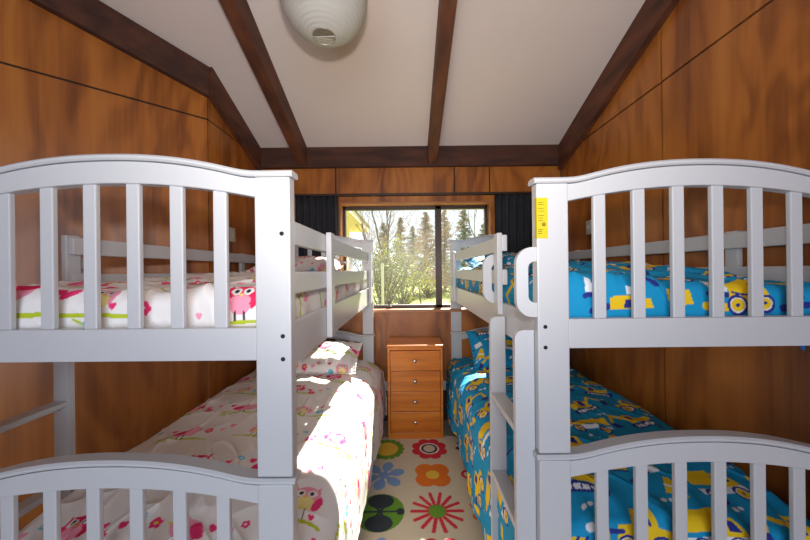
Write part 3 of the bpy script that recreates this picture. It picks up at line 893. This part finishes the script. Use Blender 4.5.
# ------------------------------------------------------------------ chest of drawers
ch = empty('chest_of_drawers', (.062, 2.555, 0), 'orange stained pine chest of four drawers standing below the window', 'chest of drawers')
cw, cd, chh = .235, .30, .787
bm = BM()
bx(bm, -cw+.006, -cw+.026, .012, cd, 0, chh-.022, .002); bx(bm, cw-.026, cw-.006, .012, cd, 0, chh-.022, .002)
bx(bm, -cw+.026, cw-.026, cd-.012, cd, .03, chh-.022)
bx(bm, -cw+.026, cw-.026, .03, cd-.012, .06, .075)
bx(bm, -cw+.026, cw-.026, .012, .03, chh-.045, chh-.022, .001)
obj('carcass', bm, M['pine'], ch)
bm = BM(); bx(bm, -cw+.026, cw-.026, .004, .03, 0.0, .062, .002); obj('plinth', bm, M['pine'], ch)
bm = BM(); bx(bm, -cw, cw, -.004, cd+.004, chh-.022, chh, .006, 0, 3); obj('top', bm, M['pine'], ch)
dz0, dz1 = .064, chh-.048; dh = (dz1-dz0)/4
for k in range(4):
    z = dz0+k*dh
    bm = BM(); bx(bm, -cw+.029, cw-.029, .006, .026, z+.002, z+dh-.002, .003)
    d_ = obj('drawer', bm, M['pine'], ch)
    bm = BM(); lathe(bm, [(.007, 0), (.006, .010), (.014, .014), (.0175, .020), (.014, .027), (.005, .030)], 18)
    for v in bm.verts: x, y, z_ = v.co; v.co = (x-.003, .006-z_, y+z+dh*.52)
    obj('knob', bm, M['chrome'], d_, True)

# ------------------------------------------------------------------ paper lantern
LC = (-.366, 1.42, 1.27+H); R_ = .20
lan = empty('paper_lantern', LC, 'round ribbed white paper lantern hanging from the ceiling between the rafters', 'lamp')
bm = BM(); prof = []
N_ = 96; a0 = math.asin(.052/R_)
nr = 26
for i in range(N_*2+1):
    a = a0+(PI-2*a0)*i/(N_*2)
    ridge = abs(math.sin((a-a0)/(PI-2*a0)*PI*nr))
    r = R_*(.985+.015*(1-ridge)**1.5) if False else R_*(.99+.012*ridge**.6)-.002
    prof.append((r*math.sin(a), -r*math.cos(a)))
lathe(bm, prof, 72, closed=False)
obj('paper_shade', bm, M['paper'], lan, True)
bm = BM()
for zz in (-1, 1):
    ring = [(.052*math.cos(t), .052*math.sin(t), zz*R_*math.cos(a0)*.985) for t in [2*PI*k/32 for k in range(33)]]
    tube(bm, ring, .0016, 6)
tube(bm, [(-.052, 0, -R_*.95), (-.045, 0, 0), (-.052, 0, R_*.95)], .0013, 6)
tube(bm, [(.052, 0, -R_*.95), (.045, 0, 0), (.052, 0, R_*.95)], .0013, 6)
tube(bm, [(-.052, 0, -R_*.95), (.052, 0, -R_*.95)], .0016, 6)
tube(bm, [(-.052, 0, R_*.95), (.052, 0, R_*.95)], .0016, 6)
obj('wire_frame', bm, M['wire'], lan)
bm = BM(); lathe(bm, [(.004, -.05), (.02, -.045), (.03, -.025), (.028, 0), (.015, .03), (.013, .05)], 20); obj('bulb', bm, M['bulb'], lan, True)
cz = ceil(LC[1])-LC[2]
bm = BM(); lathe(bm, [(.018, .05), (.018, .10), (.006, .11)], 16); tube(bm, [(0, 0, .10), (0, 0, cz-.02)], .003, 8)
lathe(bm, [(.045, cz-.03), (.045, cz-.012)], 20); obj('cord', bm, M['cable'], lan)

# ------------------------------------------------------------------ outdoors
def px(x, Y): return (x-406.6)/309.35*Y
def pz(y, Y): return (270.95-y)/309.35*Y+H
GZ = -.35
M['lawn'] = simple('lawn', (.33, .36, .07), .95, bump=.5, bscale=8, var=.35, vscale=.6)
bm = BM(); bx(bm, -40, 40, YB+.3, 75, GZ-.2, GZ)
tag(obj('lawn', bm, M['lawn']), kind='structure')
M['bark'] = simple('grey_bark', (.20, .16, .13), .9, var=.3, vscale=3)
M['needles'] = simple('conifer_needles', (.26, .26, .18), .8, var=.4, vscale=1.5)
M['needles2'] = simple('brownish_needles', (.42, .35, .27), .8, var=.35, vscale=1.5)
M['leaf'] = simple('yellow_green_leaf', (.45, .48, .06), .7, var=.5, vscale=2)
M['leafd'] = simple('olive_leaf', (.27, .27, .15), .7, var=.4, vscale=2)
M['twig'] = simple('pinkish_twigs', (.42, .31, .27), .9, var=.3, vscale=3)

def quads(name, P_, mat, parent):
    P_ = np.asarray(P_, np.float32).reshape(-1, 3); n = len(P_)//4
    me = bpy.data.meshes.new(name); me.from_pydata(P_.tolist(), [], np.arange(n*4).reshape(-1, 4).tolist()); me.update()
    return link(name, me, mat, parent)

def conifer(x, y, h, w, label, mat, seed, dens=1.0):
    rs = np.random.RandomState(seed)
    t = empty('conifer', (x, y, GZ), label, 'tree', 'trees beyond the lawn')
    bm = BM(); tube(bm, [(0, 0, 0), (0, 0, h*.6), (0, 0, h)], [.13, .07, .01], 8); obj('trunk', bm, M['bark'], t)
    Q = []
    nb = int(230*dens)
    for i in range(nb):
        f = .08+.92*(i/nb)**.9; z = h*f; L = w*(1-f)**.85*(.65+.5*rs.rand())+.08; a = rs.rand()*2*PI
        d = np.array([math.cos(a), math.sin(a), -.25+.25*rs.rand()]); p0 = np.array([0, 0, z])
        side = np.array([-math.sin(a), math.cos(a), 0])
        m = int(10+L*22)
        for k in range(m):
            s = (k+rs.rand())/m; p = p0+d*L*s+np.array([0, 0, .22*L*s*s])+side*(rs.rand()-.5)*L*.4*(1-s*.6)
            q = rs.randn(3)*.5+d*.7+np.array([0, 0, -.6]); q /= np.linalg.norm(q); r = np.cross(q, rs.randn(3)); r /= np.linalg.norm(r)+1e-6
            l, ww = .13+.10*rs.rand(), .028
            Q += [p-r*ww, p+q*l-r*ww*.3, p+q*l+r*ww*.3, p+r*ww]
    quads('foliage', Q, mat, t)
    return t

def bare_tree(x, y, h, label, seed, spread=.5, rad=.11, depth=6, lean=0, name='bare_tree', mat='bark', tw=True):
    rnd = random.Random(seed); t = empty(name, (x, y, GZ), label, 'tree', 'trees beyond the lawn')
    bm = BM(); tbm = BM()
    def grow(p, d, L, r, k):
        pts = [p]; q = p.copy(); dd = d.copy(); rr = [r]
        for i in range(3):
            dd = (dd+Vector((rnd.uniform(-.15, .15), rnd.uniform(-.15, .15), rnd.uniform(-.03, .10)))).normalized()
            q = q+dd*L/3; pts.append(q.copy()); rr.append(max(.004, r*(1-.13*(i+1))))
        tube(bm if k > 2 else tbm, pts, rr, 6 if k > 2 else 3)
        if k == 0: return
        for j in range(rnd.choice((2, 3, 3))):
            nd = (dd+Vector((rnd.uniform(-1, 1), rnd.uniform(-1, 1), rnd.uniform(-.2, .7)))*spread*1.3).normalized()
            st = pts[-1] if j < 2 else pts[rnd.choice((1, 2))]
            grow(st.copy(), nd, L*rnd.uniform(.6, .85), r*.62, k-1)
    grow(Vector((0, 0, 0)), Vector((lean, 0, 1)), h*.34, rad, depth)
    obj('trunk', bm, M[mat], t); obj('twigs', tbm, M['twig'], t)
    return t

def bush(x, y, h, w, label, mat, seed, n=5000, lf=.07):
    rs = np.random.RandomState(seed); t = empty('leafy_shrub', (x, y, GZ), label, 'shrub', 'shrubs on the lawn')
    Q = []
    cl = rs.randn(26, 3)*[w*.33, w*.33, h*.22]+[0, 0, h*.55]
    bm = BM()
    for c in cl:
        c[2] = min(max(c[2], h*.15), h*.92)
        tube(bm, [(0, 0, 0), (c[0]*.4, c[1]*.4, c[2]*.5), tuple(c)], [.04, .025, .008], 5)
    obj('stems', bm, M['bark'], t)
    for i in range(n):
        c = cl[rs.randint(len(cl))]; p = c+rs.randn(3)*[w*.13, w*.13, h*.10]
        p[2] = max(p[2], .05)
        q = rs.randn(3); q /= np.linalg.norm(q); r = np.cross(q, rs.randn(3)); r /= np.linalg.norm(r)+1e-6
        l = lf*(.6+.7*rs.rand()); Q += [p, p+q*l*.5-r*l*.3, p+q*l, p+q*l*.5+r*l*.3]
    quads('foliage', Q, mat, t)
    return t

for (xp, Y, ytop, w, mt, s, lab) in (
    (401, 27, 217, 1.5, 'needles2', 1, 'brownish conifer in the middle of the left window pane'),
    (426, 25, 212, 1.9, 'needles2', 2, 'tall grey brown conifer just left of the window mullion'),
    (445, 28, 210, 1.7, 'needles2', 3, 'tall conifer just right of the window mullion'),
    (464, 24, 210, 1.6, 'needles', 4, 'dark pointed conifer in the right window pane'),
    (384, 33, 222, 1.7, 'needles', 5, 'far conifer behind the bare trunk near the left of the window'),
    (484, 30, 224, 1.8, 'needles', 6, 'conifer at the right edge of the window'),
    (413, 38, 226, 2.2, 'needles', 7, 'far dark conifer between the two brownish ones')):
    conifer(px(xp, Y), Y, pz(ytop, Y)-GZ, w, lab, M[mt], s)
bare_tree(px(383, 13), 13, 6.2, 'bare tree with a straight grey trunk near the left of the window', 5, .28, .09)
bare_tree(px(413, 18), 18, 5.2, 'bare pinkish tree in the middle of the window with fine twigs', 9, .6, .07, 6)
bare_tree(px(372, 17), 17, 6.0, 'bare twiggy tree beside the neighbouring roof', 14, .6, .07, 6)
bare_tree(px(492, 12), 12, 5.6, 'bare branches reaching in at the top right of the window', 23, .55, .06, 6, lean=-.12)
bush(px(383, 11), 11, 2.9, 1.5, 'green leafy shrub at the lower left of the window', M['leafd'], 3, 3000, .09)
bush(px(402, 13), 13, 2.2, 1.5, 'yellow green shrub in the lower middle of the left pane', M['leaf'], 4, 1800, .08)
bush(px(390, 16), 16, 3.4, 1.5, 'tall yellow green shrub behind the lower ones', M['leaf'], 6, 1500, .09)
bare_tree(px(421, 15), 15, 3.6, 'low bare pinkish shrub tree left of the window mullion', 31, .7, .05, 6)
bush(px(428, 20), 20, 1.9, 2.4, 'reddish twiggy shrub left of the mullion on the lawn', M['twig'], 8, 2600, .10)
bush(px(455, 22), 22, 2.6, 3.0, 'olive shrub at the foot of the conifers in the right pane', M['leafd'], 9, 3600, .10)
bm = BM(); bx(bm, px(381, 6), px(383.5, 6), 6, 6.05, GZ, pz(263, 6), .004)
tag(obj('garden_post', bm, simple('pale_post', (.6, .58, .42), .7)), 'thin pale post standing outside the left window pane', 'post')

# house wing seen at the upper left of the window
M['cream'] = simple('cream_cladding', (.8, .68, .5), .8, var=.04)
M['fascia'] = simple('pale_fascia', (.7, .62, .42), .7)
M['roof'] = simple('grey_green_roof', (.16, .19, .13), .7, var=.1)
hw = empty('house_wing', (-2.3, 12, GZ), 'cream clad house with overhanging eave at the upper left of the window', 'house')
EZ = 2.02+H-GZ
bm = BM(); bx(bm, -3.2, -.55, -4, 3.6, 0, EZ+.02); obj('wall', bm, M['cream'], hw)
bm = BM(); bx(bm, -.55, .38, -4.3, 3.9, EZ, EZ+.02); obj('soffit', bm, M['cream'], hw)
bm = BM(); bx(bm, .38, .41, -4.3, 3.9, EZ-.03, EZ+.22, .005); obj('fascia', bm, M['fascia'], hw)
bm = BM(); prism(bm, [(.46, EZ+.22), (-3.2, EZ+1.3), (-3.2, EZ+1.38), (.46, EZ+.29)], lambda a, b, t: (a, t, b), -4.4, 4.0); obj('roof', bm, M['roof'], hw)
bm = BM(); prism(bm, [(.40, EZ+.02), (.40, EZ+.22), (-3.2, EZ+1.3), (-3.2, EZ+.02)], lambda a, b, t: (a, t, b), -4.25, -4.2); obj('gable', bm, M['cream'], hw)
for a in (-2.0, 1.2):
    bm = BM(); bx(bm, -.56, -.52, a, a+1.2, 1.0, 2.0, .005); f = obj('house_window', bm, M['fascia'], hw)
    bm = BM(); bx(bm, -.53, -.515, a+.06, a+1.14, 1.06, 1.94); obj('house_pane', bm, simple('dark_pane', (.05, .06, .08), .1), f)

# ------------------------------------------------------------------ light
w = bpy.data.worlds.new('sky'); sc.world = w; w.use_nodes = True
bg = w.node_tree.nodes['Background']; bg.inputs[0].default_value = (.86, .93, 1.0, 1); bg.inputs[1].default_value = 1.35
def light(name, typ, loc, energy, col, rot=(0, 0, 0), **kw):
    l = bpy.data.lights.new(name, typ); l.energy = energy; l.color = col
    for k, v in kw.items(): setattr(l, k, v)
    o = bpy.data.objects.new(name, l); COL.objects.link(o); o.location = loc; o.rotation_euler = rot
    return o
sd = Vector((-.25, -1, -.80)).normalized()
s_ = light('sun', 'SUN', (3, 8, 8), 25.0, (1, .93, .82), angle=.009)
s_.rotation_euler = sd.to_track_quat('-Z', 'Y').to_euler()
d_ = light('rear_fill_light', 'AREA', (-.1, YF+.05, 1.35), 43, (.68, .81, 1.0), (PI/2, 0, PI), shape='RECTANGLE', size=2.1, size_y=1.7)  # area fill added at the unseen rear opening, standing in for daylight behind
d_.rotation_euler = Vector((0, 1, 0)).to_track_quat('-Z', 'Z').to_euler()
fl = light('camera_flash', 'SPOT', (0, -.03, .22+H), 80, (1, .92, .84), spot_size=2.6, spot_blend=1, shadow_soft_size=.035)
fl.rotation_euler = Vector((0, 1, .62)).to_track_quat('-Z', 'Z').to_euler()

# ------------------------------------------------------------------ camera and view
cam = bpy.data.cameras.new('camera'); co = bpy.data.objects.new('camera', cam); COL.objects.link(co)
cam.sensor_width = 36; cam.lens = 309.35*36/810; cam.clip_start = .02; cam.clip_end = 200
co.location = (0, 0, H); co.rotation_euler = (PI/2, .0113, 0)
cam.shift_x = -1.6/810; cam.shift_y = .95/810
sc.camera = co
sc.view_settings.view_transform = 'Standard'; sc.view_settings.look = 'None'
sc.view_settings.exposure = 0; sc.view_settings.gamma = 1; sc.view_settings.use_curve_mapping = False
sc.cycles.diffuse_bounces = 6
